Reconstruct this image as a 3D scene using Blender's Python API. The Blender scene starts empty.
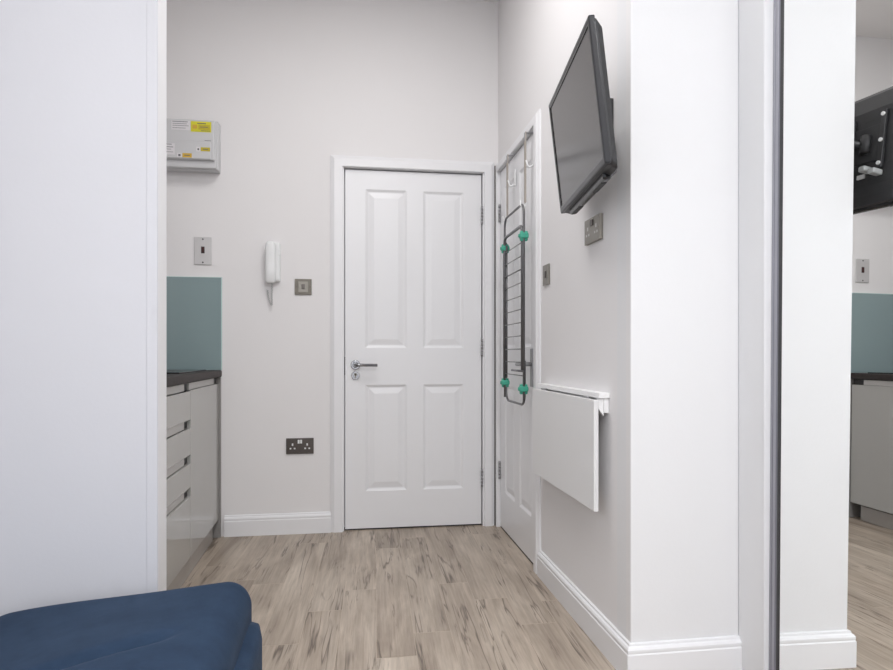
import bpy, bmesh, math, random
from math import sin, cos, pi, radians, atan2, floor
from mathutils import Vector, Matrix
random.seed(7)
scn = bpy.context.scene
COL = scn.collection
CAM_H = 0.975

# ------------------------------------------------------------------ camera
cd = bpy.data.cameras.new('camera')
cam = bpy.data.objects.new('camera', cd); COL.objects.link(cam)
cd.sensor_width = 36.0; cd.lens = 668.0/893.0*36.0
cd.shift_y = 19.0/893.0; cd.clip_start = 0.02
cam.location = (0, 0, CAM_H)
cam.rotation_euler = (radians(90), 0, -radians(8.93))
scn.camera = cam

# ------------------------------------------------------------------ world, lights, exposure
w = bpy.data.worlds.new('world'); scn.world = w; w.use_nodes = True
w.node_tree.nodes['Background'].inputs[0].default_value = (0.80, 0.88, 1.0, 1)
w.node_tree.nodes['Background'].inputs[1].default_value = 0.6

def area(name, loc, rot, sx, sy, power, color):
    l = bpy.data.lights.new(name, 'AREA'); l.shape = 'RECTANGLE'; l.size = sx; l.size_y = sy
    l.energy = power; l.color = color
    o = bpy.data.objects.new(name, l); COL.objects.link(o); o.location = loc; o.rotation_euler = rot
    return o
# daylight through the window in the side wall, left of and behind the camera
area('window_daylight', (-0.885, -0.30, 1.45), (radians(90), 0, radians(-90)), 1.7, 1.6, 5, (0.93, 0.96, 1.0))
# softer daylight through the rear window
area('rear_daylight', (0.35, -2.40, 1.45), (radians(90), 0, radians(0)), 1.3, 1.4, 7, (0.93, 0.96, 1.0))
# unseen fill lights added at the ceiling: two living room, one hall
area('room_ceiling_fill', (0.35, 0.1, 2.93), (0, 0, 0), 0.5, 0.5, 19, (0.985, 0.985, 1.0))
area('rear_ceiling_fill', (0.15, -1.3, 2.93), (0, 0, 0), 0.5, 0.5, 34, (0.985, 0.985, 1.0))
area('hall_ceiling_fill', (0.08, 2.30, 2.96), (0, 0, 0), 0.7, 0.7, 12.5, (1.0, 0.985, 0.975))
scn.view_settings.view_transform = 'Standard'
scn.view_settings.look = 'None'
scn.view_settings.gamma = 1.0
scn.view_settings.use_curve_mapping = False
scn.view_settings.exposure = 0.50

# ------------------------------------------------------------------ materials
def S(r, g, b):
    def f(c):
        c /= 255.0
        return c/12.92 if c <= 0.04045 else ((c+0.055)/1.055)**2.4
    return (f(r), f(g), f(b), 1.0)

def mat(name, col, rough=0.5, metal=0.0, bump=0.0, bscale=60.0, var=0.0, vscale=3.0, spec=0.5, coat=0.0):
    m = bpy.data.materials.new(name); m.use_nodes = True
    nt = m.node_tree; N = nt.nodes; L = nt.links
    p = N['Principled BSDF']
    p.inputs['Base Color'].default_value = col
    p.inputs['Roughness'].default_value = rough
    p.inputs['Metallic'].default_value = metal
    p.inputs['Specular IOR Level'].default_value = spec
    p.inputs['Coat Weight'].default_value = coat
    tc = N.new('ShaderNodeTexCoord')
    if var > 0:
        n = N.new('ShaderNodeTexNoise'); n.inputs['Scale'].default_value = vscale; n.inputs['Detail'].default_value = 4
        L.new(tc.outputs['Object'], n.inputs['Vector'])
        mx = N.new('ShaderNodeMix'); mx.data_type = 'RGBA'
        mx.inputs[6].default_value = tuple(c*(1-var) for c in col[:3])+(1,)
        mx.inputs[7].default_value = tuple(min(1, c*(1+var)) for c in col[:3])+(1,)
        L.new(n.outputs['Fac'], mx.inputs[0]); L.new(mx.outputs[2], p.inputs['Base Color'])
    if bump > 0:
        n2 = N.new('ShaderNodeTexNoise'); n2.inputs['Scale'].default_value = bscale; n2.inputs['Detail'].default_value = 3
        L.new(tc.outputs['Object'], n2.inputs['Vector'])
        b = N.new('ShaderNodeBump'); b.inputs['Strength'].default_value = bump; b.inputs['Distance'].default_value = 0.002
        L.new(n2.outputs['Fac'], b.inputs['Height']); L.new(b.outputs['Normal'], p.inputs['Normal'])
    return m

M = {}
M['wall'] = mat('warm_grey_wall_paint', (0.81, 0.795, 0.797, 1), 0.75, bump=0.12, bscale=140, var=0.012, vscale=1.2)
M['white_wall'] = mat('white_wall_paint', (0.785, 0.785, 0.795, 1), 0.6, bump=0.1, bscale=120, var=0.008)
M['shaded_wall'] = mat('shaded_white_wall_paint', (0.65, 0.652, 0.685, 1), 0.55, bump=0.1, bscale=90, var=0.015, vscale=1.5)  # left partition's dimmer, bluish light is put into this wall colour
M['ceil'] = mat('ceiling_paint', (0.86, 0.84, 0.83, 1), 0.8, bump=0.05)
M['gloss_white'] = mat('white_satin_paint', (0.83, 0.83, 0.845, 1), 0.32, bump=0.05, bscale=40, var=0.006)
M['table_white'] = mat('white_laminate', (0.80, 0.80, 0.80, 1), 0.35, var=0.005)
M['edge_white'] = mat('white_edge_band', (0.9, 0.9, 0.9, 1), 0.3, var=0.005)
M['chrome'] = mat('polished_chrome', (0.30, 0.30, 0.31, 1), 0.16, 1.0, var=0.05, vscale=20)
M['bright_steel'] = mat('bright_zinc_steel', (0.85, 0.85, 0.85, 1), 0.4, 0.3, var=0.03)
M['dull_bronze'] = mat('dull_bronze_plate', (0.17, 0.155, 0.13, 1), 0.4, 0.5, var=0.1, vscale=40)
M['steel'] = mat('brushed_steel', (0.27, 0.255, 0.225, 1), 0.38, 0.7, bump=0.1, bscale=300, var=0.06, vscale=30)
M['satin_steel'] = mat('satin_steel_plate', (0.62, 0.61, 0.61, 1), 0.45, 0.5, var=0.04, vscale=30)
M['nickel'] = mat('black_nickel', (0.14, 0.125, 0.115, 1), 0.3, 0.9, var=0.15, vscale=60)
M['hinge'] = mat('hinge_steel', (0.33, 0.33, 0.34, 1), 0.4, 0.4, var=0.05, vscale=40)
M['plastic'] = mat('white_plastic', (0.80, 0.81, 0.81, 1), 0.3, var=0.01)
M['grey_plastic'] = mat('grey_plastic', (0.42, 0.43, 0.43, 1), 0.4, var=0.05)
M['box_grey'] = mat('pale_grey_enclosure', (0.60, 0.60, 0.61, 1), 0.4, var=0.02)
M['dark'] = mat('dark_recess', (0.03, 0.03, 0.03, 1), 0.6, var=0.1)
M['print'] = mat('dark_print', (0.12, 0.12, 0.13, 1), 0.6, var=0.1)
M['yellow'] = mat('yellow_sticker', (0.66, 0.62, 0.03, 1), 0.45, var=0.05, vscale=50)
M['olive'] = mat('olive_sticker', (0.52, 0.42, 0.03, 1), 0.45, var=0.05, vscale=50)
M['amber'] = mat('amber_sticker', (0.62, 0.40, 0.05, 1), 0.45, var=0.05, vscale=50)
M['label_white'] = mat('white_label', (0.72, 0.70, 0.72, 1), 0.5, var=0.02, vscale=50)
M['red'] = mat('dark_red_rocker', (0.05, 0.012, 0.012, 1), 0.3, var=0.05)
M['cabinet'] = mat('gloss_grey_cabinet', (0.43, 0.425, 0.405, 1), 0.035, var=0.02, vscale=1.5, spec=0.6)
M['rail'] = mat('pale_handle_rail', (0.55, 0.54, 0.52, 1), 0.35, 0.3, var=0.03)
M['carcass'] = mat('grey_carcass', (0.26, 0.25, 0.24, 1), 0.5, var=0.03)
M['plinth'] = mat('grey_plinth', (0.36, 0.34, 0.32, 1), 0.15, var=0.03)
M['worktop'] = mat('dark_slate_worktop', (0.036, 0.029, 0.027, 1), 0.55, bump=0.2, bscale=200, var=0.35, vscale=35, spec=0.25)
M['hob'] = mat('black_ceramic_glass', (0.012, 0.012, 0.013, 1), 0.15, var=0.1)
M['tvback'] = mat('charcoal_tv_shell', (0.028, 0.028, 0.030, 1), 0.45, bump=0.15, bscale=400, var=0.1)
M['tvbezel'] = mat('gloss_black_bezel', (0.028, 0.028, 0.031, 1), 0.3, var=0.1, spec=0.35)
M['tvscreen'] = mat('dark_lcd_screen', (0.052, 0.048, 0.047, 1), 0.16, var=0.02, spec=0.38)
M['sofa'] = None
M['rack'] = mat('grey_coated_wire', (0.15, 0.15, 0.155, 1), 0.35, 0.5, var=0.08, vscale=30)
M['thin_wire'] = mat('thin_grey_wire', (0.27, 0.27, 0.27, 1), 0.35, 0.5, var=0.05, vscale=30)
M['green'] = mat('mint_green_plastic', (0.06, 0.40, 0.28, 1), 0.4, var=0.08, vscale=40)
M['strap'] = mat('beige_strap', (0.40, 0.36, 0.32, 1), 0.7, var=0.1, vscale=40)
M['alu'] = mat('grey_aluminium', (0.22, 0.22, 0.25, 1), 0.35, 0.7, var=0.05, vscale=15)
M['alu_light'] = mat('light_aluminium', (0.36, 0.36, 0.40, 1), 0.35, 0.5, var=0.05, vscale=15)
M['joint'] = mat('pale_plank_joint', (0.55, 0.47, 0.38, 1), 0.7, var=0.1, vscale=10)

# silvered glass
mm = mat('mirror_glass', (0.965, 0.975, 0.965, 1), 0.0, 1.0); M['mirror'] = mm

# teal splashback glass
M['teal'] = mat('teal_splashback_glass', (0.25, 0.335, 0.345, 1), 0.08, var=0.03, vscale=1.5, coat=0.5)
M['teal_edge'] = mat('pale_teal_glass_edge', (0.55, 0.72, 0.70, 1), 0.2, var=0.02)

def sofa_mat():
    m = bpy.data.materials.new('navy_woven_fabric'); m.use_nodes = True
    nt = m.node_tree; N = nt.nodes; L = nt.links; p = N['Principled BSDF']
    p.inputs['Roughness'].default_value = 0.85
    p.inputs['Sheen Weight'].default_value = 0.04
    p.inputs['Specular IOR Level'].default_value = 0.2
    p.inputs['Sheen Tint'].default_value = (0.5, 0.65, 0.9, 1)
    tc = N.new('ShaderNodeTexCoord')
    n = N.new('ShaderNodeTexNoise'); n.inputs['Scale'].default_value = 9; n.inputs['Detail'].default_value = 8; n.inputs['Roughness'].default_value = 0.7
    L.new(tc.outputs['Object'], n.inputs['Vector'])
    r = N.new('ShaderNodeValToRGB')
    r.color_ramp.elements[0].position = 0.3; r.color_ramp.elements[0].color = (0.014, 0.030, 0.062, 1)
    r.color_ramp.elements[1].position = 0.75; r.color_ramp.elements[1].color = (0.026, 0.050, 0.095, 1)
    L.new(n.outputs['Fac'], r.inputs[0]); L.new(r.outputs[0], p.inputs['Base Color'])
    n2 = N.new('ShaderNodeTexNoise'); n2.inputs['Scale'].default_value = 420; n2.inputs['Detail'].default_value = 2
    L.new(tc.outputs['Object'], n2.inputs['Vector'])
    b = N.new('ShaderNodeBump'); b.inputs['Strength'].default_value = 0.35; b.inputs['Distance'].default_value = 0.001
    L.new(n2.outputs['Fac'], b.inputs['Height']); L.new(b.outputs['Normal'], p.inputs['Normal'])
    return m
M['sofa'] = sofa_mat()

PL_T, PL_W, PL_O = 0.05, 0.130, 0.003       # plank direction skew, width, offset
def floor_mat():
    m = bpy.data.materials.new('oak_laminate_planks'); m.use_nodes = True
    nt = m.node_tree; N = nt.nodes; L = nt.links; p = N['Principled BSDF']
    at = N.new('ShaderNodeAttribute'); at.attribute_name = 'rnd'; at.attribute_type = 'GEOMETRY'
    tc = N.new('ShaderNodeTexCoord')
    sx = N.new('ShaderNodeSeparateXYZ'); L.new(tc.outputs['Object'], sx.inputs[0])
    def math_(op, a, b_=None, c=None):
        n = N.new('ShaderNodeMath'); n.operation = op
        for i, v in enumerate((a, b_, c)):
            if v is None: continue
            if isinstance(v, (int, float)): n.inputs[i].default_value = v
            else: L.new(v, n.inputs[i])
        return n.outputs[0]
    xs = math_('MULTIPLY_ADD', sx.outputs['Y'], -PL_T, sx.outputs['X'])
    off = math_('MULTIPLY', at.outputs['Fac'], 37.0)
    def vec(fx, fy, extra=0.0):
        c = N.new('ShaderNodeCombineXYZ')
        L.new(math_('MULTIPLY', xs, fx), c.inputs[0])
        L.new(math_('ADD', math_('MULTIPLY', sx.outputs['Y'], fy), extra), c.inputs[1])
        L.new(off, c.inputs[2]); return c.outputs[0]
    def noise(v, scale, det, rough=0.6, dist=0.0):
        n = N.new('ShaderNodeTexNoise'); n.inputs['Scale'].default_value = scale; n.inputs['Detail'].default_value = det
        n.inputs['Roughness'].default_value = rough; n.inputs['Distortion'].default_value = dist
        L.new(v, n.inputs['Vector']); return n.outputs['Fac']
    def ramp(f, stops):
        r = N.new('ShaderNodeValToRGB'); e = r.color_ramp.elements
        e[0].position, e[0].color = stops[0]; e[1].position, e[1].color = stops[-1]
        for q in stops[1:-1]:
            k = e.new(q[0]); k.color = q[1]
        L.new(f, r.inputs[0]); return r.outputs[0]
    def mix(f, a, b_, mode='MIX'):
        x = N.new('ShaderNodeMix'); x.data_type = 'RGBA'; x.blend_type = mode
        if isinstance(f, float): x.inputs[0].default_value = f
        else: L.new(f, x.inputs[0])
        for i, v in ((6, a), (7, b_)):
            if isinstance(v, tuple): x.inputs[i].default_value = v
            else: L.new(v, x.inputs[i])
        return x.outputs[2]
    base = ramp(noise(vec(9, 1.6), 1.0, 4, 0.55, 0.6), [(0.30, (0.320, 0.262, 0.208, 1)), (0.5, (0.445, 0.375, 0.305, 1)), (0.72, (0.590, 0.515, 0.430, 1))])
    # fine grain
    g = noise(vec(95, 3.5), 1.0, 5, 0.65, 0.3)
    col = mix(0.60, base, ramp(g, [(0.33, (0.60, 0.58, 0.56, 1)), (0.7, (1.12, 1.1, 1.09, 1))]), 'MULTIPLY')
    # grey-brown smoky bands
    s = noise(vec(22, 1.5, 3.0), 1.0, 3, 0.5, 1.2)
    col = mix(math_('MULTIPLY', ramp(s, [(0.52, (0, 0, 0, 1)), (0.70, (1, 1, 1, 1))]), 0.20), col, (0.24, 0.185, 0.145, 1))
    # dark cracks along the grain
    k = noise(vec(15, 0.8, 8.0), 1.0, 3, 0.55, 0.4)
    kk = math_('ABSOLUTE', math_('SUBTRACT', k, 0.5))
    line = ramp(kk, [(0.0, (1, 1, 1, 1)), (0.020, (0, 0, 0, 1))])
    msk = ramp(noise(vec(6, 1.5, 21.0), 1.0, 2), [(0.49, (0, 0, 0, 1)), (0.55, (1, 1, 1, 1))])
    col = mix(math_('MULTIPLY', math_('MULTIPLY', line, msk), 0.85), col, (0.085, 0.062, 0.047, 1))
    k2 = noise(vec(21, 1.1, 55.0), 1.0, 4, 0.6, 0.6)
    line2 = ramp(math_('ABSOLUTE', math_('SUBTRACT', k2, 0.5)), [(0.0, (1, 1, 1, 1)), (0.022, (0, 0, 0, 1))])
    msk2 = ramp(noise(vec(8, 2.0, 71.0), 1.0, 2), [(0.53, (0, 0, 0, 1)), (0.60, (1, 1, 1, 1))])
    col = mix(math_('MULTIPLY', math_('MULTIPLY', line2, msk2), 0.7), col, (0.11, 0.082, 0.062, 1))
    # per-plank tone
    tone = math_('MULTIPLY_ADD', at.outputs['Fac'], 0.08, 0.96)
    tn = N.new('ShaderNodeCombineColor')
    for i in range(3): L.new(tone, tn.inputs[i])
    col = mix(1.0, col, tn.outputs[0], 'MULTIPLY')
    L.new(col, p.inputs['Base Color'])
    p.inputs['Roughness'].default_value = 0.42
    b = N.new('ShaderNodeBump'); b.inputs['Strength'].default_value = 0.12; b.inputs['Distance'].default_value = 0.001
    L.new(g, b.inputs['Height']); L.new(b.outputs['Normal'], p.inputs['Normal'])
    return m
M['floor'] = floor_mat()

# ------------------------------------------------------------------ helpers
def merge(bm, t, mtx=None):
    if mtx is not None: bmesh.ops.transform(t, matrix=mtx, verts=t.verts)
    me = bpy.data.meshes.new('tmp'); t.to_mesh(me); bm.from_mesh(me); bpy.data.meshes.remove(me); t.free()

def box(bm, x0, x1, y0, y1, z0, z1, bev=0.0, seg=2, mtx=None, mi=0):
    t = bmesh.new()
    bmesh.ops.create_cube(t, size=1.0)
    bmesh.ops.scale(t, vec=(x1-x0, y1-y0, z1-z0), verts=t.verts)
    bmesh.ops.translate(t, vec=((x0+x1)/2, (y0+y1)/2, (z0+z1)/2), verts=t.verts)
    if bev > 0:
        bmesh.ops.bevel(t, geom=t.edges[:], offset=bev, segments=seg, profile=0.5, affect='EDGES')
    for f in t.faces: f.material_index = mi
    merge(bm, t, mtx)

def cyl(bm, p0, p1, r0, r1=None, n=20, mi=0, bev=0.0):
    p0 = Vector(p0); p1 = Vector(p1); r1 = r0 if r1 is None else r1
    t = bmesh.new()
    bmesh.ops.create_cone(t, cap_ends=True, segments=n, radius1=r0, radius2=r1, depth=(p1-p0).length)
    if bev > 0:
        es = [e for e in t.edges if abs(e.verts[0].co.z-e.verts[1].co.z) < 1e-6]
        bmesh.ops.bevel(t, geom=es, offset=bev, segments=2, profile=0.5, affect='EDGES')
    for f in t.faces: f.material_index = mi; f.smooth = len(f.verts) == 4
    q = (p1-p0).to_track_quat('Z', 'Y')
    merge(bm, t, Matrix.Translation((p0+p1)/2) @ q.to_matrix().to_4x4())

def tube(bm, pts, r, n=8, closed=False, mi=0):
    pts = [Vector(p) for p in pts]; rings = []
    m = len(pts); prev = None
    for i, p in enumerate(pts):
        if closed: d = pts[(i+1) % m]-pts[i-1]
        else: d = pts[min(i+1, m-1)]-pts[max(i-1, 0)]
        d.normalize()
        if prev is None:
            a = Vector((0, 0, 1)) if abs(d.z) < 0.9 else Vector((1, 0, 0))
            u = d.cross(a).normalized()
        else:
            u = (prev - d*prev.dot(d)).normalized()
        prev = u; v = d.cross(u)
        rr = r[i] if isinstance(r, (list, tuple)) else r
        rings.append([bm.verts.new(p+(u*cos(2*pi*k/n)+v*sin(2*pi*k/n))*rr) for k in range(n)])
    for i in range(m if closed else m-1):
        A = rings[i]; B = rings[(i+1) % m]
        for k in range(n):
            f = bm.faces.new((A[k], A[(k+1) % n], B[(k+1) % n], B[k])); f.smooth = True; f.material_index = mi
    if not closed:
        for R_ in (rings[0], rings[-1]):
            f = bm.faces.new(R_); f.material_index = mi
    bmesh.ops.recalc_face_normals(bm, faces=bm.faces[:])

def bend(pts, r=0.02, n=6):
    """round the inner corners of a polyline"""
    pts = [Vector(p) for p in pts]; out = [pts[0]]
    for a, b, c in zip(pts, pts[1:], pts[2:]):
        ra = min(r, (a-b).length*0.48, (c-b).length*0.48)
        p = b+(a-b).normalized()*ra; q = b+(c-b).normalized()*ra
        for i in range(n+1):
            t = i/n; out.append(p*(1-t)**2+b*2*t*(1-t)+q*t*t)
    out.append(pts[-1]); return out

def prism(bm, prof, p0, p1, axis_out, up=Vector((0, 0, 1)), mi=0):
    """extrude a (out, up) profile from p0 to p1"""
    p0 = Vector(p0); p1 = Vector(p1); o = Vector(axis_out).normalized()
    A = [bm.verts.new(p0+o*a+up*b) for a, b in prof]; B = [bm.verts.new(p1+o*a+up*b) for a, b in prof]
    n = len(prof)
    for i in range(n):
        f = bm.faces.new((A[i], A[(i+1) % n], B[(i+1) % n], B[i])); f.material_index = mi
    bm.faces.new(A); bm.faces.new(B[::-1])
    bmesh.ops.recalc_face_normals(bm, faces=bm.faces[:])

def sweep(bm, prof, path, outs):
    """profile swept on a plan path; outs = outward offset direction at every path point (mitred)"""
    rings = [[bm.verts.new(Vector(p)+Vector(o)*a+Vector((0, 0, b))) for a, b in prof] for p, o in zip(path, outs)]
    n = len(prof)
    for A, B in zip(rings, rings[1:]):
        for i in range(n): bm.faces.new((A[i], A[(i+1) % n], B[(i+1) % n], B[i]))
    bm.faces.new(rings[0]); bm.faces.new(rings[-1][::-1])
    bmesh.ops.recalc_face_normals(bm, faces=bm.faces[:])

def obj(name, bm, m, parent=None, smooth=False):
    me = bpy.data.meshes.new(name); bm.to_mesh(me); bm.free()
    for x in (m if isinstance(m, (list, tuple)) else [m]): me.materials.append(M[x])
    if smooth:
        for p in me.polygons: p.use_smooth = True
    o = bpy.data.objects.new(name, me); COL.objects.link(o)
    if parent is not None: o.parent = parent
    return o

def tag(o, label=None, cat=None, group=None, kind=None):
    if label: o['label'] = label
    if cat: o['category'] = cat
    if group: o['group'] = group
    if kind: o['kind'] = kind
    return o

def empty(name, loc, rz=0.0, **k):
    o = bpy.data.objects.new(name, None); COL.objects.link(o)
    o.location = loc; o.rotation_euler = (0, 0, rz); o.empty_display_size = 0.05
    return tag(o, **k)
def B(): return bmesh.new()

# ------------------------------------------------------------------ place: measured room geometry (metres)
YB = 3.715                       # face of the far wall
YP = 1.889                       # face of the partition line (pier on the right, stub wall on the left)
CEIL = 2.98
P0 = Vector((0.854, YP, 0)); P1 = Vector((0.882, YB, 0))
D = (P1-P0).normalized(); NRM = Vector((-D.y, D.x, 0))     # right hall wall: along, out of the wall
LEN = (P1-P0).length
RWROT = atan2(-D.y, -D.x)        # local x runs towards the camera, local -y out of the wall
def RW(s, z=0.0, out=0.0): return P0+D*s+NRM*out+Vector((0, 0, z))

# floor -------------------------------------------------------------
bm = B(); lay = bm.faces.layers.float.new('rnd')
joints = {}
for xm, ym in ((-.052, 2.576), (.319, 2.322), (.570, 2.602), (.704, 2.336), (-.190, 2.298), (.124, 2.148)):
    joints[floor((xm-PL_T*ym-PL_O)/PL_W)] = ym
X0, X1, Y0, Y1 = -1.30, 1.36, -2.5, 3.86
GAP = 0.0006
for i in range(-13, 13):
    a = PL_O+i*PL_W; b_ = a+PL_W
    j = joints.get(i, 2.2+random.uniform(-0.9, -0.2))
    LNG = 1.21
    y = j-math.ceil((j-Y0)/LNG)*LNG
    while y < Y1:
        ya, yb = max(y, Y0), min(y+LNG, Y1); y += LNG
        if yb-ya < 0.01: continue
        v = [bm.verts.new((a+GAP+PL_T*ya, ya+GAP*2.2, 0)), bm.verts.new((b_-GAP+PL_T*ya, ya+GAP*2.2, 0)),
             bm.verts.new((b_-GAP+PL_T*yb, yb-GAP*2.2, 0)), bm.verts.new((a+GAP+PL_T*yb, yb-GAP*2.2, 0))]
        f = bm.faces.new(v); f[lay] = random.random()
box(bm, X0-0.5, X1+0.5, Y0, Y1, -0.12, -0.0008, mi=1)
tag(obj('floor', bm, ['floor', 'joint']), kind='structure')

# walls -------------------------------------------------------------
DX0, DX1, DZ = 0.016, 0.790, 1.997            # entrance door opening
bm = B()
box(bm, -1.30, DX0-0.02, YB, YB+0.12, 0, CEIL)
box(bm, DX1+0.02, 1.30, YB, YB+0.12, 0, CEIL)
box(bm, DX0-0.02, DX1+0.02, YB, YB+0.12, DZ+0.02, CEIL)
box(bm, DX0-0.1, DX1+0.1, YB+0.10, YB+0.14, 0, DZ+0.1)
tag(obj('wall_back', bm, 'wall'), kind='structure')

SD0, SD1, SDZ = 1.025, 1.785, 2.000           # side door opening, measured along the right wall
def rwbox(bm, s0, s1, o0, o1, z0, z1, bev=0.0, mi=0):
    """box in the right wall's frame: s along, o out of the wall"""
    mt = Matrix(((D.x, NRM.x, 0, P0.x), (D.y, NRM.y, 0, P0.y), (0, 0, 1, 0), (0, 0, 0, 1)))
    box(bm, s0, s1, o0, o1, z0, z1, bev, mtx=mt, mi=mi)
bm = B()
rwbox(bm, 0, SD0-0.02, -0.12, 0, 0, CEIL)
rwbox(bm, SD0-0.02, SD1+0.02, -0.12, 0, SDZ+0.02, CEIL)
rwbox(bm, SD1+0.02, LEN, -0.12, 0, 0, CEIL)
rwbox(bm, SD0-0.1, LEN, -0.16, -0.12, 0, CEIL)
tag(obj('wall_right', bm, 'wall'), kind='structure')
bm = B()
box(bm, 0.8545, 1.204, YP-0.002, YP+0.10, 0, CEIL, 0.0015)
tag(obj('wall_pier', bm, 'white_wall'), kind='structure')
bm = B(); box(bm, 1.262, 1.34, Y0, YP+0.1, 0, CEIL)
tag(obj('wall_wardrobe', bm, 'white_wall'), kind='structure')
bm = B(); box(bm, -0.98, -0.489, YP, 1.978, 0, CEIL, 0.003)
tag(obj('wall_left', bm, 'shaded_wall'), kind='structure')
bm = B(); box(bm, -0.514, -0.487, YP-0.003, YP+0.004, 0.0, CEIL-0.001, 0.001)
tag(obj('trim_1', bm, 'shaded_wall'), kind='structure')
bm = B()
box(bm, -0.98, -0.90, Y0, -1.20, 0, CEIL); box(bm, -0.98, -0.90, 0.60, YP, 0, CEIL)
box(bm, -0.98, -0.90, -1.20, 0.60, 0, 0.60); box(bm, -0.98, -0.90, -1.20, 0.60, 2.30, CEIL)
tag(obj('wall_side', bm, 'white_wall'), kind='structure')
bm = B(); box(bm, -1.33, -1.25, 1.978, YB, 0, CEIL); box(bm, -1.33, -0.98, 1.90, 1.978, 0, CEIL)
tag(obj('wall_kitchen', bm, 'wall'), kind='structure')
bm = B()
WX0, WX1, WZ0, WZ1 = -0.25, 1.15, 0.8, 2.3
box(bm, -0.98, WX0, Y0-0.1, Y0, 0, CEIL); box(bm, WX1, 1.34, Y0-0.1, Y0, 0, CEIL)
box(bm, WX0, WX1, Y0-0.1, Y0, 0, WZ0); box(bm, WX0, WX1, Y0-0.1, Y0, WZ1, CEIL)
tag(obj('wall_rear', bm, 'white_wall'), kind='structure')
bm = B(); box(bm, -1.33, 1.36, Y0-0.1, Y1, CEIL, CEIL+0.06)
tag(obj('ceiling', bm, 'ceil'), kind='structure')

bm = B(); box(bm, -0.4885, -0.4865, YP+0.004, 1.979, 0.0, CEIL-0.001)  # thin lighter skin added so the partition's reveal looks brighter lit
tag(obj('lit_reveal_skin', bm, 'gloss_white'), kind='structure')

# skirting ----------------------------------------------------------
SK = [(0, 0), (0.018, 0), (0.018, 0.080), (0.0155, 0.084), (0.0165, 0.089), (0.0165, 0.095), (0.013, 0.101), (0.008, 0.104), (0.007, 0.110), (0.0, 0.112)]
bm = B(); prism(bm, SK, (-0.618, YB, 0), (-0.0575, YB, 0), (0, -1, 0))
tag(obj('baseboard_back', bm, 'gloss_white'), kind='structure')
bm = B()
k = 1.0
pts = [RW(0.954), Vector((0.854, YP-0.002, 0)), Vector((1.204, YP-0.002, 0))]
sweep(bm, SK, pts, [NRM, Vector((-1, -1, 0)), Vector((0, -1, 0))])
tag(obj('baseboard_right', bm, 'gloss_white'), kind='structure')
bm = B(); prism(bm, SK, (-0.90, YP, 0), (-0.515, YP, 0), (0, -1, 0))
tag(obj('baseboard_left', bm, 'gloss_white'), kind='structure')

# ------------------------------------------------------------------ doors
def door_leaf(bm, W, H, T, panels):
    """leaf facing -y; panels = (x0, x1, z0, z1) with a sunk bead and a raised field"""
    xs = sorted({0, W} | {p[0] for p in panels} | {p[1] for p in panels})
    zs = sorted({0, H} | {p[2] for p in panels} | {p[3] for p in panels})
    def inside(x, z): return any(p[0] < x < p[1] and p[2] < z < p[3] for p in panels)
    V = {}
    def v(x, y, z):
        kk = (round(x, 5), round(y, 5), round(z, 5))
        if kk not in V: V[kk] = bm.verts.new(kk)
        return V[kk]
    for xa, xb in zip(xs, xs[1:]):
        for za, zb in zip(zs, zs[1:]):
            if not inside((xa+xb)/2, (za+zb)/2):
                bm.faces.new((v(xa, 0, za), v(xb, 0, za), v(xb, 0, zb), v(xa, 0, zb)))
    for (x0, x1, z0, z1) in panels:
        rings = [(0, 0), (0.005, 0.003), (0.012, 0.0070), (0.018, 0.0078), (0.046, 0.0025), (0.050, 0.002)]
        prev = None
        for ins, dep in rings:
            R = [v(x0+ins, dep, z0+ins), v(x1-ins, dep, z0+ins), v(x1-ins, dep, z1-ins), v(x0+ins, dep, z1-ins)]
            if prev:
                for q in range(4): bm.faces.new((prev[q], prev[(q+1) % 4], R[(q+1) % 4], R[q]))
            prev = R
        bm.faces.new(prev)
    a, b_, c, d = v(0, T, 0), v(W, T, 0), v(W, T, H), v(0, T, H)
    bm.faces.new((a, d, c, b_))
    # sides (outer loop of the front is split along panel lines)
    low = [v(x, 0, 0) for x in xs]; top = [v(x, 0, H) for x in xs]
    lef = [v(0, 0, z) for z in zs]; rig = [v(W, 0, z) for z in zs]
    bm.faces.new([a, b_]+low[::-1])
    bm.faces.new([d, c][::-1]+top)
    bm.faces.new([a, d][::-1]+lef)
    bm.faces.new([b_, c]+rig[::-1])
    bmesh.ops.recalc_face_normals(bm, faces=bm.faces[:])

PANELS = lambda W: [(W*0.145, W*0.445, 1.000, 1.880), (W*0.565, W*0.865, 1.000, 1.880), (W*0.145, W*0.445, 0.205, 0.795), (W*0.565, W*0.865, 0.205, 0.795)]
ARC = [(0, 0), (0.016, 0), (0.018, 0.004), (0.018, 0.048), (0.015, 0.052), (0.012, 0.058), (0.008, 0.066), (0.006, 0.070), (0, 0.070)]
def architrave(bm, xa, xb, zt, y, wid=0.070, left=True, right=True, wl=None, wr=None):
    """moulded surround in front of plane y (facing -y): xa, xb = inner edges, zt = inner top"""
    wl = wid if wl is None else wl; wr = wid if wr is None else wr
    def ring(px_, pz_, ox, oz, sl, st):
        return [bm.verts.new((px_+ox*b_*sl/0.07, y-a, pz_+oz*b_*st/0.07)) for a, b_ in ARC]
    R = [ring(xa, 0, -1, 0, wl, wid), ring(xa, zt, -1, 1, wl, wid), ring(xb, zt, 1, 1, wr, wid), ring(xb, 0, 1, 0, wr, wid)]
    n = len(ARC)
    for A_, B_ in zip(R, R[1:]):
        for i in range(n): bm.faces.new((A_[i], A_[(i+1) % n], B_[(i+1) % n], B_[i]))
    bm.faces.new(R[0]); bm.faces.new(R[-1][::-1])
    bmesh.ops.recalc_face_normals(bm, faces=bm.faces[:])

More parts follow.
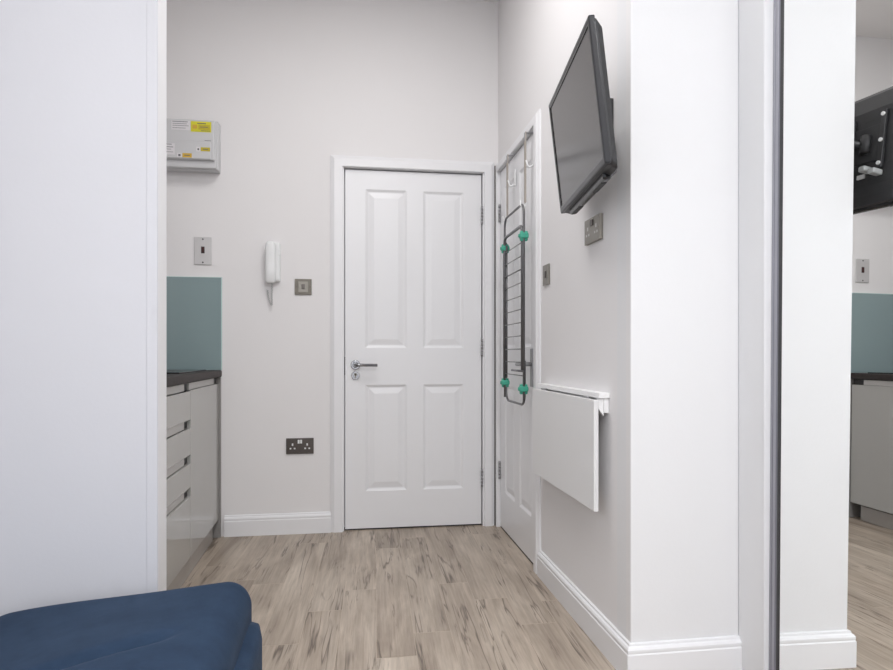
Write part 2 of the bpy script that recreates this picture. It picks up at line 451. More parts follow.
def hinge(parent, x, z, y=-0.013, h=0.10, name='hinge'):
    bm = B()
    for q in range(5):
        cyl(bm, (x, y, z-h/2+q*h/5+0.0008), (x, y, z-h/2+(q+1)*h/5-0.0008), 0.0065, n=12)
    return obj(name, bm, 'hinge', parent)

def lever(parent, x, z, direction, plate=None):
    """lever handle on a door face at y = 0, facing -y"""
    bm = B()
    if plate:
        box(bm, x-0.021, x+0.021, -0.012, 0, z-plate[0], z+plate[1], 0.004)
    else:
        cyl(bm, (x, 0, z), (x, -0.010, z), 0.026, n=32, bev=0.003)
        cyl(bm, (x, -0.008, z), (x, -0.016, z), 0.018, 0.013, n=24)
    h = obj('door_handle', bm, 'hinge' if plate else 'chrome', parent)
    bm = B()
    tube(bm, bend([(x, -0.008, z), (x, -0.052, z), (x+direction*0.118, -0.050, z-0.002)], 0.022), [0.010]*2+[0.0098]*5+[0.0085]*2, 14)
    obj('lever', bm, 'hinge' if plate else 'chrome', h)
    return h

# entrance door in the far wall
d1 = empty('door_1', (0, YB, 0), kind='structure')
bm = B(); architrave(bm, DX0-0.010, DX1+0.010, DZ+0.006, 0, 0.062, wl=0.066, wr=0.0580)
obj('architrave', bm, 'gloss_white', d1)
bm = B()
box(bm, DX0-0.02, DX0-0.002, 0.0, 0.10, 0, DZ+0.02); box(bm, DX1+0.002, DX1+0.02, 0.0, 0.10, 0, DZ+0.02)
box(bm, DX0-0.002, DX1+0.002, 0.0, 0.10, DZ+0.003, DZ+0.02)
box(bm, DX0-0.002, DX0+0.010, 0.072, 0.10, 0, DZ); box(bm, DX1-0.010, DX1+0.002, 0.072, 0.10, 0, DZ)
obj('door_frame', bm, 'gloss_white', d1)
Wd = DX1-DX0-0.008
lf = empty('door_leaf', (DX0+0.004, 0.012, 0.009)); lf.parent = d1
bm = B(); door_leaf(bm, Wd, DZ-0.013, 0.042, PANELS(Wd))
obj('panelled_leaf', bm, 'gloss_white', lf)
lever(lf, 0.056, 0.906, 1)
bm = B()
cyl(bm, (0.056, 0, 0.847), (0.056, -0.008, 0.847), 0.0225, n=32, bev=0.002)
cyl(bm, (0.056, -0.008, 0.853), (0.056, -0.0125, 0.853), 0.0085, n=20, mi=1)
box(bm, 0.0535, 0.0585, -0.0125, -0.007, 0.832, 0.854, mi=1)
cyl(bm, (0.056, -0.0125, 0.853), (0.056, -0.0130, 0.853), 0.0035, n=16, mi=2)
obj('keyhole_cover', bm, ['chrome', 'steel', 'dark'], lf)
bm = B(); box(bm, -0.0035, -0.0005, -0.001, 0.024, 0.850, 0.950, 0.0008)
obj('latch_plate', bm, 'dark', lf)
for z in (1.762, 1.012, 0.272): hinge(lf, Wd+0.002, z-0.009)
bm = B(); tag(obj('threshold_shadow_gap', (box(bm, DX0, DX1, 0.020, 0.10, 0.0005, 0.004), bm)[1], 'dark', d1))

bm = B(); box(bm, 0.8590, 0.8655, -0.006, 0.0, 0.001, 2.045)  # dark strip drawn in for the shade in the gap between architraves
obj('frame_crack_shade', bm, 'nickel', d1)

# side door in the right wall, next to the corner
d2 = empty('door_2', tuple(RW(SD1)), RWROT, kind='structure')
W2 = SD1-SD0
bm = B(); architrave(bm, -0.006, W2+0.006, SDZ+0.004, 0, 0.052, wl=0.034, wr=0.064)
obj('architrave', bm, 'gloss_white', d2)
bm = B()
box(bm, -0.02, -0.003, 0, 0.10, 0, SDZ+0.02); box(bm, W2+0.003, W2+0.02, 0, 0.10, 0, SDZ+0.02)
box(bm, -0.003, W2+0.003, 0, 0.10, SDZ+0.003, SDZ+0.02)
obj('door_frame', bm, 'gloss_white', d2)
lf2 = empty('door_leaf', (0.003, 0.004, 0.008)); lf2.parent = d2
bm = B(); door_leaf(bm, W2-0.006, SDZ-0.012, 0.040, PANELS(W2-0.006))
obj('panelled_leaf', bm, 'gloss_white', lf2)
lever(lf2, W2-0.070, 0.920, -1, plate=(0.105, 0.072))
for z in (0.315, 1.76): hinge(lf2, -0.001, z, -0.006)
bm = B(); obj('threshold_shadow_gap', (box(bm, 0.0, W2, 0.004, 0.10, 0.0005, 0.004), bm)[1], 'dark', d2)

# ------------------------------------------------------------------ kitchen run
KX = -0.645                                   # plane of the cabinet fronts
def front(bm, y0, y1, z0, z1, bev=0.0015): box(bm, KX-0.018, KX, y0, y1, z0, z1, bev)
c1 = empty('base_cabinet', (KX, 3.02, 0), label='glossy grey handleless cupboard under the worktop, beside the far wall', cat='kitchen cabinet')
def wb(bm, x0, x1, y0, y1, z0, z1, bev=0.0, mi=0): box(bm, x0-KX, x1-KX, y0-3.02, y1-3.02, z0, z1, bev, mi=mi)
bm = B(); wb(bm, -1.235, KX-0.020, 3.032, 3.688, 0.092, 0.850); obj('cabinet_body', bm, 'carcass', c1)
bm = B(); wb(bm, KX-0.018, KX, 3.0335, 3.686, 0.096, 0.818, 0.0015); obj('door', bm, 'cabinet', c1)
bm = B(); wb(bm, KX-0.0198, KX-0.008, 3.030, 3.60, 0.819, 0.849, 0.001); wb(bm, KX-0.0198, KX-0.012, 3.60, 3.686, 0.819, 0.849, mi=1)
obj('handle_rail', bm, ['rail', 'dark'], c1)
bm = B(); wb(bm, -1.235, KX+0.010, 3.690, 3.712, 0.0, 0.850, 0.001); obj('filler_panel', bm, 'carcass', c1)

c2 = empty('drawer_cabinet', (KX, 2.42, 0), label='glossy grey handleless four-drawer kitchen unit left of the cupboard', cat='kitchen drawers')
def wd(bm, x0, x1, y0, y1, z0, z1, bev=0.0, mi=0): box(bm, x0-KX, x1-KX, y0-2.42, y1-2.42, z0, z1, bev, mi=mi)
bm = B(); wd(bm, -1.235, KX-0.030, 2.424, 3.028, 0.092, 0.850); obj('cabinet_body', bm, 'carcass', c2)
for z0, z1 in ((0.692, 0.815), (0.540, 0.654), (0.398, 0.502), (0.096, 0.360)):
    bm = B(); wd(bm, KX-0.018, KX, 2.426, 3.027, z0, z1, 0.0015); dr = obj('drawer', bm, 'cabinet', c2)
for z0, z1 in ((0.818, 0.848), (0.657, 0.689), (0.505, 0.537), (0.363, 0.395)):
    bm = B(); wd(bm, KX-0.029, KX-0.010, 2.426, 2.95, z0, z1, 0.001); wd(bm, KX-0.029, KX-0.016, 2.95, 3.022, z0, z1, mi=1)
    obj('handle_rail', bm, ['rail', 'dark'], c2)

bm = B(); box(bm, -0.678, -0.662, 2.42, 3.62, 0.001, 0.088, 0.001)
tag(obj('plinth', bm, 'plinth'), 'grey gloss kickboard on the floor under the kitchen units', 'kickboard')

bm = B()
prof = [(-1.248, 0.852), (-0.640, 0.852)]+[(-0.640+0.008*sin(a), 0.860-0.008*cos(a)) for a in (0.5, 1.0, 1.57)]+[(-0.640+0.008*cos(a), 0.881+0.008*sin(a)) for a in (0.0, 0.6, 1.1, 1.57)]+[(-1.248, 0.889)]
A_ = [bm.verts.new((x, 2.42, z)) for x, z in prof]; B_ = [bm.verts.new((x, YB-0.002, z)) for x, z in prof]
for i in range(len(prof)): bm.faces.new((A_[i], A_[(i+1) % len(prof)], B_[(i+1) % len(prof)], B_[i]))
bm.faces.new(A_); bm.faces.new(B_[::-1]); bmesh.ops.recalc_face_normals(bm, faces=bm.faces[:])
tag(obj('worktop', bm, 'worktop'), 'dark slate-look kitchen worktop over the grey units', 'worktop')

hb = empty('hob', (-0.93, 3.33, 0.889), label='black glass hob set flat on the dark worktop', cat='hob')
bm = B(); box(bm, -0.25, 0.235, -0.29, 0.29, 0.0, 0.006, 0.002); obj('glass_top', bm, 'hob', hb)
for x, y, r in ((-0.11, -0.14, 0.075), (-0.11, 0.14, 0.09), (0.10, -0.14, 0.09), (0.10, 0.14, 0.075)):
    bm = B(); cyl(bm, (x, y, 0.0055), (x, y, 0.0064), r, n=40); obj('cooking_zone', bm, 'tvback', hb)

sp = empty('splashback', (-0.94, YB-0.001, 0.8895), label='teal glass splashback on the far wall above the worktop', cat='splashback')
bm = B(); box(bm, -0.305, 0.305, -0.006, 0, 0, 0.492, 0.0008); obj('glass_panel', bm, 'teal', sp)
bm = B(); box(bm, 0.3055, 0.3095, -0.0065, 0, 0, 0.4955); box(bm, -0.305, 0.3055, -0.0065, 0, 0.4925, 0.4955)
obj('edge_strip', bm, 'teal_edge', sp)

# ------------------------------------------------------------------ far wall fittings
# consumer unit
fb = empty('fuse_box', (-0.637, YB-0.0005, 1.937), label='pale grey fuse box with yellow warning stickers, high on the far wall', cat='fuse box')
bm = B()
box(bm, -0.48, 0.0, -0.070, 0, 0.0, 0.258, 0.006); obj('enclosure', bm, 'box_grey', fb)
bm = B(); box(bm, -0.475, -0.006, -0.094, -0.071, 0.003, 0.250, 0.005); obj('front_cover', bm, 'box_grey', fb)
bm = B(); box(bm, -0.470, -0.012, -0.110, -0.0945, 0.040, 0.248, 0.006)
lid = obj('lid', bm, 'box_grey', fb)
bm = B(); box(bm, -0.470, -0.030, -0.1155, -0.1105, 0.044, 0.132, 0.003); obj('flap', bm, 'box_grey', lid)
def stk(name, m, x0, x1, z0, z1, y=-0.1105, marks=()):
    bm = B(); box(bm, x0, x1, y-0.0006, y, z0, z1)
    o = obj(name, bm, m, lid)
    if marks:
        for (a, b_, c, d) in marks:
            b2 = B(); box(b2, a, b_, y-0.0011, y-0.0006, c, d); obj('printing', b2, 'print', o)
    return o
stk('warning_sticker', 'yellow', -0.130, -0.029, 0.184, 0.238, marks=[(-0.098, -0.055, 0.226, 0.230), (-0.080, -0.034, 0.189, 0.192)])
stk('warning_sticker', 'olive', -0.092, -0.036, 0.196, 0.222, y=-0.1113, marks=[(-0.084, -0.045, 0.208, 0.211)])
stk('warning_triangle', 'amber', -0.122, -0.098, 0.200, 0.220, y=-0.1113)
stk('paper_strip', 'label_white', -0.225, -0.133, 0.190, 0.238, marks=[(-0.220, -0.145, 0.231, 0.234), (-0.220, -0.150, 0.221, 0.223), (-0.220, -0.140, 0.211, 0.213), (-0.220, -0.155, 0.199, 0.201)])
stk('warning_sticker', 'olive', -0.080, -0.034, 0.084, 0.104, y=-0.1157, marks=[(-0.070, -0.044, 0.092, 0.096)])
stk('warning_sticker', 'label_white', -0.102, -0.082, 0.082, 0.106, y=-0.1157, marks=[(-0.096, -0.088, 0.088, 0.098)])
stk('warning_sticker', 'amber', -0.170, -0.124, 0.048, 0.070, y=-0.1157, marks=[(-0.160, -0.134, 0.057, 0.061)])
stk('warning_sticker', 'label_white', -0.196, -0.172, 0.048, 0.070, y=-0.1157, marks=[(-0.190, -0.179, 0.053, 0.064)])
stk('paper_strip', 'label_white', -0.262, -0.208, 0.060, 0.118, y=-0.1157, marks=[(-0.255, -0.222, 0.111, 0.114), (-0.255, -0.215, 0.097, 0.100), (-0.255, -0.225, 0.086, 0.088), (-0.255, -0.215, 0.072, 0.074)])
stk('printed_line', 'print', -0.062, -0.030, 0.140, 0.142)

# cooker isolator, tall plate
sw = empty('isolator_switch', (-0.728, YB-0.0005, 1.450), label='tall steel wall switch with dark red rocker above the teal splashback', cat='switch')
bm = B(); box(bm, -0.045, 0.045, -0.007, 0, 0, 0.147, 0.002); pl = obj('plate', bm, 'satin_steel', sw)
for z in (0.012, 0.135):
    bm = B(); cyl(bm, (0, -0.006, z), (0, -0.0082, z), 0.0042, n=14); obj('screw', bm, 'dark', pl)
bm = B(); box(bm, -0.009, 0.009, -0.0085, -0.006, 0.060, 0.096, 0.001); box(bm, -0.007, 0.007, -0.0125, -0.008, 0.063, 0.093, 0.002, mi=1)
obj('rocker', bm, ['dark', 'red'], sw)

# light switch
ls = empty('light_switch', (-0.206, YB-0.0005, 1.297), label='square brushed steel light switch right of the entry phone', cat='light switch')
bm = B(); box(bm, -0.045, 0.045, -0.006, 0, 0, 0.086, 0.0015); obj('plate', bm, 'dull_bronze', ls)
bm = B(); box(bm, -0.026, 0.026, -0.0075, -0.005, 0.014, 0.072, 0.001)
r_ = obj('inset', bm, 'steel', ls)
bm = B(); box(bm, -0.009, 0.009, -0.0125, -0.007, 0.031, 0.058, 0.002); obj('rocker', bm, 'nickel', r_)
for x in (-0.036, 0.036):
    bm = B(); cyl(bm, (x, -0.005, 0.043), (x, -0.0075, 0.043), 0.0038, n=12); obj('screw', bm, 'nickel', ls)

def double_socket(e, plate_m, hole_m, switch_m, W=0.147, H=0.086, D_=0.007):
    bm = B(); box(bm, -W/2, W/2, -D_, 0, 0, H, 0.002); p = obj('plate', bm, plate_m, e)
    for sx in (-1, 1):
        x = sx*0.039
        bm = B()
        e_ = D_-0.007
        box(bm, x-0.0040, x+0.0040, -0.0080-e_, -0.006, 0.045, 0.058, 0.0008)
        box(bm, x-0.0155, x-0.0065, -0.0080-e_, -0.006, 0.026, 0.034, 0.0008)
        box(bm, x+0.0065, x+0.0155, -0.0080-e_, -0.006, 0.026, 0.034, 0.0008)
        obj('pin_socket', bm, hole_m, p)
        bm = B(); box(bm, sx*0.0065-0.0052, sx*0.0065+0.0052, -0.0115-e_, -0.006, 0.057, 0.077, 0.0012)
        obj('rocker', bm, switch_m, p)
    for x in (-0.062, 0.062):
        bm = B(); cyl(bm, (x, -0.006, H/2), (x, -D_-0.001, H/2), 0.0035, n=12); obj('screw', bm, plate_m, p)
so = empty('double_socket', (-0.2235, YB-0.0005, 0.432), label='black nickel double socket low on the far wall', cat='power socket')
double_socket(so, 'nickel', 'plastic', 'plastic')
so2 = empty('double_socket', tuple(RW(0.292, 1.357, 0.0005)), RWROT, label='steel double socket on the right wall beneath the television', cat='power socket')
double_socket(so2, 'steel', 'satin_steel', 'nickel', D_=0.012)
l2 = empty('light_switch', tuple(RW(0.862, 1.270, 0.0005)), RWROT, label='steel light switch on the right wall beside the side door frame', cat='light switch')
bm = B(); box(bm, -0.043, 0.043, -0.007, 0, 0, 0.086, 0.0015); obj('plate', bm, 'steel', l2)
bm = B(); box(bm, -0.010, 0.010, -0.0115, -0.006, 0.030, 0.058, 0.0015); obj('rocker', bm, 'nickel', l2)

# entry phone
ph = empty('entry_phone', (-0.366, YB-0.0005, 1.352), label='white entry phone handset hanging on the far wall, with curly cord', cat='intercom phone')
bm = B(); box(bm, -0.024, 0.042, -0.030, 0, 0.010, 0.224, 0.014, 4); box(bm, 0.030, 0.044, -0.030, -0.018, 0.150, 0.185, 0.004)
obj('wall_base', bm, 'plastic', ph)
bm = B()
prof = [(0.000, 0.018, 0.010), (0.006, 0.026, 0.020), (0.030, 0.029, 0.026), (0.065, 0.028, 0.024), (0.105, 0.0265, 0.017), (0.150, 0.027, 0.018), (0.190, 0.029, 0.025), (0.215, 0.026, 0.024), (0.226, 0.015, 0.012)]
rings = []
for z, hw, hd in prof:
    yc = -0.046 - (0.006 if 0.06 < z < 0.16 else 0)
    rings.append([bm.verts.new((-0.008+hw*math.copysign(abs(cos(a))**0.7, cos(a)), yc+hd*0.8*math.copysign(abs(sin(a))**0.7, sin(a)), z)) for a in [2*pi*q/20 for q in range(20)]])
for A_, B_ in zip(rings, rings[1:]):
    for q in range(20): bm.faces.new((A_[q], A_[(q+1) % 20], B_[(q+1) % 20], B_[q]))
bm.faces.new(rings[0][::-1]); bm.faces.new(rings[-1])
hs = obj('handset', bm, 'plastic', ph, smooth=True)
md = hs.modifiers.new('sub', 'SUBSURF'); md.levels = 1; md.render_levels = 2
bm = B()
path = bend([(-0.002, -0.040, 0.004), (-0.004, -0.032, -0.06), (-0.002, -0.026, -0.125), (-0.020, -0.020, -0.085), (-0.028, -0.014, -0.03)], 0.02, 10)
cp = []; L_ = 0
fine = []
for a, b_ in zip(path, path[1:]):
    nseg = max(1, int((b_-a).length/0.0012))
    for q in range(nseg): fine.append(a.lerp(b_, q/nseg))
for q, p in enumerate(fine):
    ang = q*0.9; cp.append(p+Vector((0.0042*cos(ang), 0.0042*sin(ang), 0)))
tube(bm, cp, 0.0013, 6)
obj('coiled_cord', bm, 'grey_plastic', ph)

# ------------------------------------------------------------------ fold-down wall table on the right wall
T_S0, T_S1 = 0.165, 0.905
tb = empty('folding_table', tuple(RW(T_S1, 0.446, 0.0005)), RWROT, label='white drop-leaf table folded down against the right wall', cat='folding table')
TL = T_S1-T_S0
bm = B(); box(bm, 0.02, TL+0.004, -0.036, 0, 0.386, 0.403, 0.0012); obj('fixed_shelf', bm, 'edge_white', tb)
bm = B(); box(bm, 0.0, TL, -0.052, -0.036, 0.020, 0.380, 0.0015); obj('drop_leaf', bm, 'table_white', tb)
bm = B(); box(bm, 0.03, TL-0.004, -0.016, 0, 0.338, 0.3855, 0.001); obj('wall_batten', bm, 'edge_white', tb)
for u0 in (0.10, TL-0.012):
    bm = B()
    prism(bm, [(0.017, 0.328), (0.034, 0.352), (0.034, 0.3845), (0.017, 0.3845)], (u0-0.012, 0, 0), (u0+0.006, 0, 0), (0, -1, 0))
    obj('support_bracket', bm, 'edge_white', tb)
for u0 in (0.12, TL-0.12):
    bm = B(); cyl(bm, (u0-0.03, -0.0375, 0.383), (u0+0.03, -0.0375, 0.383), 0.0025, n=10); obj('hinge', bm, 'hinge', tb)

# ------------------------------------------------------------------ drying rack hung on the side door
rk = empty('drying_rack', tuple(RW(1.45, 0.705, 0.0)), RWROT, label='folded grey wire clothes airer with green joints hanging on the side door', cat='clothes airer')
RH = 0.96; RWD = 0.385          # overall height and width (local x towards the camera)
bm = B()
yo = -0.049
tube(bm, bend([(0.004, yo, 0.05), (0.0, yo, RH-0.03), (0.03, yo, RH), (RWD-0.03, yo, RH), (RWD, yo, RH-0.03), (RWD, yo, 0.05)], 0.02), 0.0055, 10)
obj('rear_frame', bm, 'rack', rk)
bm = B(); yo2 = -0.043
fp = bend([(0.006, yo2, RH-0.12), (0.004, yo2, 0.40), (0.010, yo2, 0.06), (0.045, yo2, 0.035), (RWD-0.045, yo2, 0.035), (RWD-0.010, yo2, 0.06), (RWD-0.008, yo2, 0.24)], 0.03)
tube(bm, fp, 0.0055, 10)
obj('front_frame', bm, 'rack', rk)
bm = B(); yo3 = -0.053
tube(bm, bend([(0.012, yo3, 0.10), (0.012, yo3, RH-0.13), (0.03, yo3, RH-0.10), (RWD-0.03, yo3, RH-0.10), (RWD-0.012, yo3, RH-0.13), (RWD-0.012, yo3, 0.19)], 0.02), 0.0075, 10)
tube(bm, [(RWD-0.026, yo3+0.008, 0.19), (RWD-0.026, yo3+0.008, RH-0.14)], 0.0065, 8)
tube(bm, [(0.026, yo3+0.008, 0.15), (0.026, yo3+0.008, RH-0.14)], 0.005, 8)
obj('folding_wing', bm, 'rack', rk)
for q in range(11):
    z = RH-0.175-q*0.0615
    bm = B(); rr = 0.0034 if q == 2 else 0.0025
    tube(bm, [(0.008, yo3+0.004, z), (RWD-0.010, yo3+0.004, z)], rr, 8)
    obj('rung', bm, 'rack' if q == 2 else 'thin_wire', rk)
for x, z in ((0.004, RH-0.150), (RWD-0.006, RH-0.150), (0.006, 0.124), (RWD-0.010, 0.110)):
    bm = B()
    box(bm, x-0.018, x+0.018, -0.068, -0.028, z-0.013, z+0.013, 0.006, 3)
    cyl(bm, (x, -0.026, z), (x, -0.073, z), 0.008, n=16)
    box(bm, x-0.010, x+0.010, -0.066, -0.030, z-0.024, z+0.022, 0.005, 2)
    obj('joint', bm, 'green', rk)
bm = B(); tube(bm, [(RWD-0.20, yo3-0.004, 0.192), (RWD+0.01, yo3-0.004, 0.192)], 0.005, 8)
obj('cross_bar', bm, 'rack', rk)
# two over-door hangers
for u, lab in ((0.012, 'beige strap hanger over the side door top, nearer the corner'), (RWD-0.018, 'beige strap hanger over the side door top, nearer the light switch')):
    e = empty('door_hanger', tuple(RW(1.45-u, 1.668, 0.0)), RWROT, label=lab, cat='door hanger', group='hangers over the side door')
    bm = B()
    box(bm, -0.014, 0.014, -0.0400, -0.036, 0.0, 0.325, 0.0008)
    obj('strap', bm, 'strap', e)
    bm = B(); box(bm, -0.010, 0.010, -0.041, 0.0, 0.3205, 0.3235, 0.0005); box(bm, -0.010, 0.010, -0.041, -0.0388, 0.285, 0.3235, 0.0005)
    obj('top_clip', bm, 'hinge', e)
    bm = B()
    tube(bm, bend([(0, -0.0375, 0.004), (0, -0.037, -0.018), (0, -0.060, -0.018), (0, -0.060, 0.012)], 0.010), 0.003, 8)
    obj('lower_hook', bm, 'plastic', e)
    bm = B()
    box(bm, 0.014, 0.034, -0.008, -0.001, 0.16, 0.245, 0.003)
    tube(bm, bend([(0.024, -0.006, 0.17), (0.024, -0.030, 0.155), (0.024, -0.040, 0.19)], 0.012), 0.004, 8)
    obj('coat_hook', bm, 'plastic', e)

# ------------------------------------------------------------------ television on its wall arm
yaw, tilt = 0.1447, 0.1134
TW, TH = 0.630, 0.3867
a_ = Vector((sin(yaw), cos(yaw), 0)); nn = Vector((cos(yaw), -sin(yaw), 0))       # along (away), into the wall
u_ = (-nn*sin(tilt)+Vector((0, 0, cos(tilt)))).normalized()
w_ = a_.cross(u_)                                                                # out of the back of the set
Dp = Vector((0.6734, 1.644, 1.4692))                                              # near lower front corner
tv = bpy.data.objects.new('television', None); COL.objects.link(tv)
# local: x = from far to near (viewer's right), y = back, z = up
R3 = Matrix((-a_, w_, u_)).transposed()
tv.matrix_world = Matrix.Translation(Dp+a_*TW/2) @ R3.to_4x4()
tag(tv, 'black flat television on a wall arm, tilted down on the right wall', 'television')
h = TW/2; bz = 0.016
bm = B()
box(bm, -h, -h+bz, 0, 0.018, 0, TH, 0.004); box(bm, h-bz, h, 0, 0.018, 0, TH, 0.004)
box(bm, -h+0.004, h-0.004, 0, 0.018, TH-bz, TH, 0.004); box(bm, -h+0.004, h-0.004, 0, 0.018, 0, 0.020, 0.004)
obj('bezel', bm, 'tvbezel', tv)
bm = B(); i_ = bz-0.001; o_ = bz+0.0035
box(bm, -h+i_, -h+o_, 0.0012, 0.006, 0.019, TH-i_); box(bm, h-o_, h-i_, 0.0012, 0.006, 0.019, TH-i_)
box(bm, -h+i_, h-i_, 0.0012, 0.006, TH-o_, TH-i_); box(bm, -h+i_, h-i_, 0.0012, 0.006, 0.018, 0.022)
obj('screen_surround', bm, 'hob', tv)
bm = B(); box(bm, -h+bz-0.002, h-bz+0.002, 0.0035, 0.008, 0.018, TH-bz+0.002)
obj('screen', bm, 'tvscreen', tv)
bm = B()
secs = [(0.010, 0.0, TH-0.001, h-0.0005), (0.022, -0.004, TH-0.004, h-0.002), (0.036, -0.013, TH-0.020, h-0.012), (0.050, -0.008, TH-0.06, h-0.06), (0.057, 0.020, TH-0.08, h-0.10)]
rr = []
for y, z0, z1, hw in secs:
    rad = 0.018; ring = []
    for cx, cz, a0 in ((hw-rad, z1-rad, 0), (-hw+rad, z1-rad, pi/2), (-hw+rad, z0+rad, pi), (hw-rad, z0+rad, 1.5*pi)):
        for q in range(6):
            an = a0+q/5*pi/2; ring.append(bm.verts.new((cx+rad*cos(an), y, cz+rad*sin(an))))
    rr.append(ring)
for A_, B_ in zip(rr, rr[1:]):
    for q in range(24): bm.faces.new((A_[q], A_[(q+1) % 24], B_[(q+1) % 24], B_[q]))
bm.faces.new(rr[0]); bm.faces.new(rr[-1][::-1]); bmesh.ops.recalc_face_normals(bm, faces=bm.faces[:])
sh = obj('back_shell', bm, 'tvback', tv)
bm = B(); box(bm, -h+0.07, h-0.09, 0.016, 0.040, -0.021, 0.006, 0.007); obj('speaker_bar', bm, 'hob', tv)
for x in (-0.17, 0.13):
    bm = B(); box(bm, x-0.055, x+0.055, 0.020, 0.036, -0.0225, -0.018, 0.002); obj('speaker_grille', bm, 'dark', tv)
# back: vents, ports, screws and plugs
for q in range(9):
    bm = B(); box(bm, -0.20+q*0.05-0.016, -0.20+q*0.05+0.016, 0.0545, 0.0575, 0.268, 0.272); obj('vent_slot', bm, 'dark', sh)
bm = B(); box(bm, -0.23, 0.23, 0.050, 0.0575, 0.052, 0.118, 0.003); pp = obj('port_panel', bm, 'tvback', sh)
for q, x in enumerate((-0.20, -0.165, -0.13, -0.06, -0.01)):
    bm = B()
    if q < 3: cyl(bm, (x, 0.056, 0.088), (x, 0.066, 0.088), 0.006, n=14)
    else: box(bm, x-0.014, x+0.014, 0.056, 0.0625, 0.080, 0.094, 0.001)
    obj('port', bm, 'bright_steel', pp)
for x, z in ((0.02, 0.10), (0.055, 0.085)):
    bm = B(); box(bm, x-0.012, x+0.012, 0.056, 0.095, z-0.009, z+0.009, 0.004); obj('plug', bm, 'grey_plastic', pp)
# wall arm
ar = 0.0
bm = B(); box(bm, -0.06, 0.06, 0.0565, 0.062, 0.13, 0.25, 0.002)
for sx in (-1, 1): box(bm, sx*0.058-0.008, sx*0.058+0.008, 0.0565, 0.068, 0.10, 0.29, 0.002)
mp = obj('mount_plate', bm, 'tvback', tv)
for x in (-0.058, 0.058):
    for z in (0.115, 0.19, 0.275):
        bm = B(); cyl(bm, (x, 0.066, z), (x, 0.0725, z), 0.0065, n=12); obj('bolt', bm, 'bright_steel', mp)
# plate on the wall + arm (world points brought into the set's frame)
inv = (Matrix.Translation(Dp+a_*TW/2) @ R3.to_4x4()).inverted()
ctr = Vector((0, 0.060, 0.19))
wp = RW(0.16, 1.70, 0.0); wl = inv @ wp
bm = B()
mt = inv @ (Matrix.Translation(wp) @ Matrix.Rotation(RWROT, 4, 'Z'))
box(bm, -0.03, 0.03, -0.012, 0.0, -0.09, 0.09, 0.002, mtx=mt)
obj('wall_plate', bm, 'tvback', tv)
bm = B()
tube(bm, [ctr, mt @ Vector((0.0, -0.010, 0.0))], 0.013, 12)
cyl(bm, ctr+Vector((0, 0.004, -0.03)), ctr+Vector((0, 0.004, 0.03)), 0.017, n=16)
obj('arm', bm, 'tvback', tv)

# ------------------------------------------------------------------ mirrored wardrobe door
n_m = Vector((-1, 0.004, 0.008)).normalized()
# local frame on the mirror plane: x along +y of the room, z up the leaning plane, -y ... out of the glass
ex = Vector((0.004, 1, 0)).normalized(); ez = ex.cross(n_m).normalized()
if ez.z < 0: ez = -ez
ey = ez.cross(ex)            # right handed: x, y, z
MR = Matrix((ex, ey, ez)).transposed().to_4x4()
base = Vector((1.217+0.008*(0.02-0.4)+0.004*(1.708-1.889), 1.708, 0.02))
sgn = 1 if ey.dot(n_m) > 0 else -1      # +1: local +y faces the room
wm = bpy.data.objects.new('mirror_door', None); COL.objects.link(wm)
wm.matrix_world = Matrix.Translation(base) @ MR
tag(wm, 'tall mirrored sliding wardrobe door at the right of the white pier', 'mirror')
HM = 2.40; WM = 0.80
def mb(bm, x0, x1, o0, o1, z0, z1, bev=0.0, mi=0):
    ya, yb = sorted((sgn*o0, sgn*o1)); box(bm, x0, x1, ya, yb, z0, z1, bev, mi=mi)
bm = B(); mb(bm, -WM, 0.0, -0.004, 0.0, 0.035, HM-0.02); obj('mirror_glass', bm, 'mirror', wm)
bm = B()
mb(bm, 0.0005, 0.012, -0.010, 0.002, 0, HM, 0.001, 1)
mb(bm, 0.012, 0.020, -0.010, 0.0005, 0, HM, 0.0, 0)
mb(bm, 0.020, 0.032, -0.010, 0.002, 0, HM, 0.001, 2)
mb(bm, 0.032, 0.036, -0.010, 0.0005, 0, HM, 0.0, 0)
mb(bm, 0.036, 0.044, -0.010, 0.002, 0, HM, 0.001, 2)
obj('stile', bm, ['alu', 'tvback', 'alu_light'], wm)
bm = B(); mb(bm, -WM, 0.0, -0.010, 0.003, 0.0, 0.034, 0.001); obj('bottom_rail', bm, 'alu_light', wm)
bm = B(); mb(bm, -WM, 0.0, -0.010, 0.003, HM-0.019, HM, 0.001); obj('top_rail', bm, 'alu_light', wm)
# liner between pier and door, with its white front lip; floor track
bm = B(); box(bm, 1.204, 1.262, 1.7615, YP-0.003, 0, CEIL-0.001)
tag(obj('trim_2', bm, 'white_wall'), kind='structure')
bm = B(); box(bm, 1.2000, 1.262, 1.7535, 1.7610, 0, CEIL-0.001, 0.001)
tag(obj('trim_3', bm, 'gloss_white'), kind='structure')
bm = B(); box(bm, 1.195, 1.262, 0.6, 1.755, 0, 0.012, 0.002)
tag(obj('trim_4', bm, 'alu'), kind='structure')

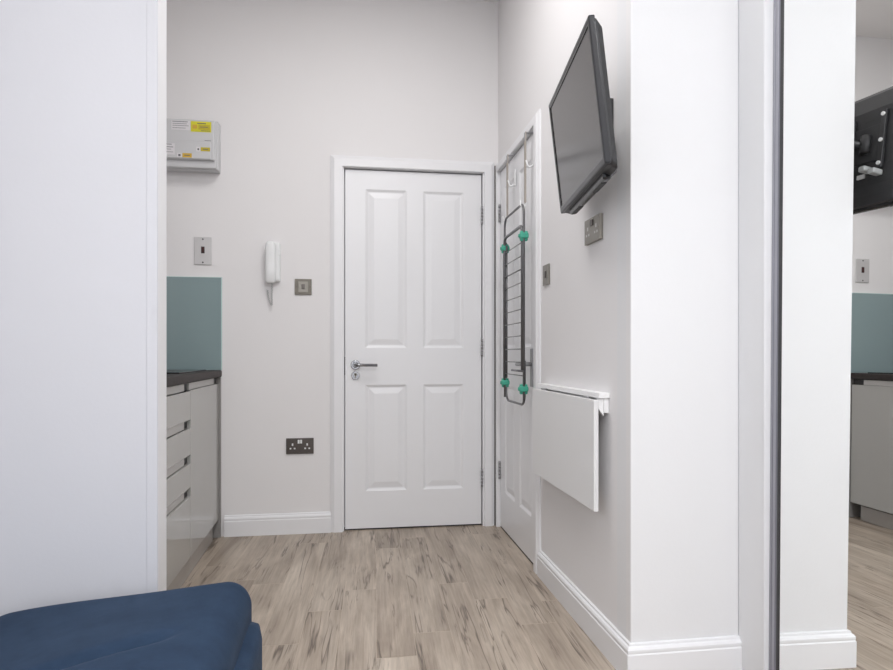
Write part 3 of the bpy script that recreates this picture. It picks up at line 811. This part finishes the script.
# ------------------------------------------------------------------ sofa
sf = empty('sofa', (-0.54, 1.2, 0.0), label='navy blue fabric sofa seat against the left wall', cat='sofa')
def soft_block(x0, x1, y0, y1, z0, z1, nx, ny, nz, rad, fn=None):
    bm = B(); bmesh.ops.create_cube(bm, size=2.0)
    bmesh.ops.subdivide_edges(bm, edges=bm.edges[:], cuts=nx, use_grid_fill=True)
    cx, cy, cz = (x0+x1)/2, (y0+y1)/2, (z0+z1)/2; hx, hy, hz = (x1-x0)/2, (y1-y0)/2, (z1-z0)/2
    for v in bm.verts:
        p = Vector((v.co.x*hx, v.co.y*hy, v.co.z*hz))
        q = Vector((max(-hx+rad, min(hx-rad, p.x)), max(-hy+rad, min(hy-rad, p.y)), max(-hz+rad, min(hz-rad, p.z))))
        d = p-q
        if d.length > 1e-6: p = q+d.normalized()*min(rad, d.length if d.length < rad else rad)
        p += Vector((cx, cy, cz))
        if fn: p = fn(p)
        v.co = p
    return bm
def shape_top(p):
    # long cushion: higher, rounder end on the right; it sinks and draws away from the wall to the left
    t = max(0.0, min(1.0, (-0.20-(p.x-0.54))/0.70))
    k = (p.z-0.20)/0.17
    p = p.copy()
    p.z -= max(0, k)*0.068*t**1.9
    far = max(0.0, min(1.0, (p.y+1.2-1.2)/0.6))
    p.z += 0.006*sin(p.x*9+1)*sin(p.y*7)*max(0, k)
    # fold crossing the seat
    xw, yw = p.x-0.54, p.y+1.2
    dline = yw-(1.39+0.46*(xw+0.555))
    e = max(0.0, min(1.0, (xw+0.66)/0.06, (-0.33-xw)/0.06))
    p.z -= 0.016*e*math.exp(-(dline/0.020)**2)*max(0, k)
    return p
bm = soft_block(-0.34, 0.310, -0.70, 0.655, 0.20, 0.387, 95, 0, 0, 0.070, shape_top)
obj('seat_cushion', bm, 'sofa', sf, smooth=True)
bm = soft_block(-0.34, 0.342, -0.70, 0.60, 0.05, 0.292, 20, 0, 0, 0.035)
obj('base', bm, 'sofa', sf, smooth=True)
for x in (-0.28, 0.30):
    for y in (-0.62, 0.52):
        bm = B(); cyl(bm, (x, y, 0.0), (x, y, 0.055), 0.016, 0.020, n=16); obj('foot', bm, 'tvback', sf)
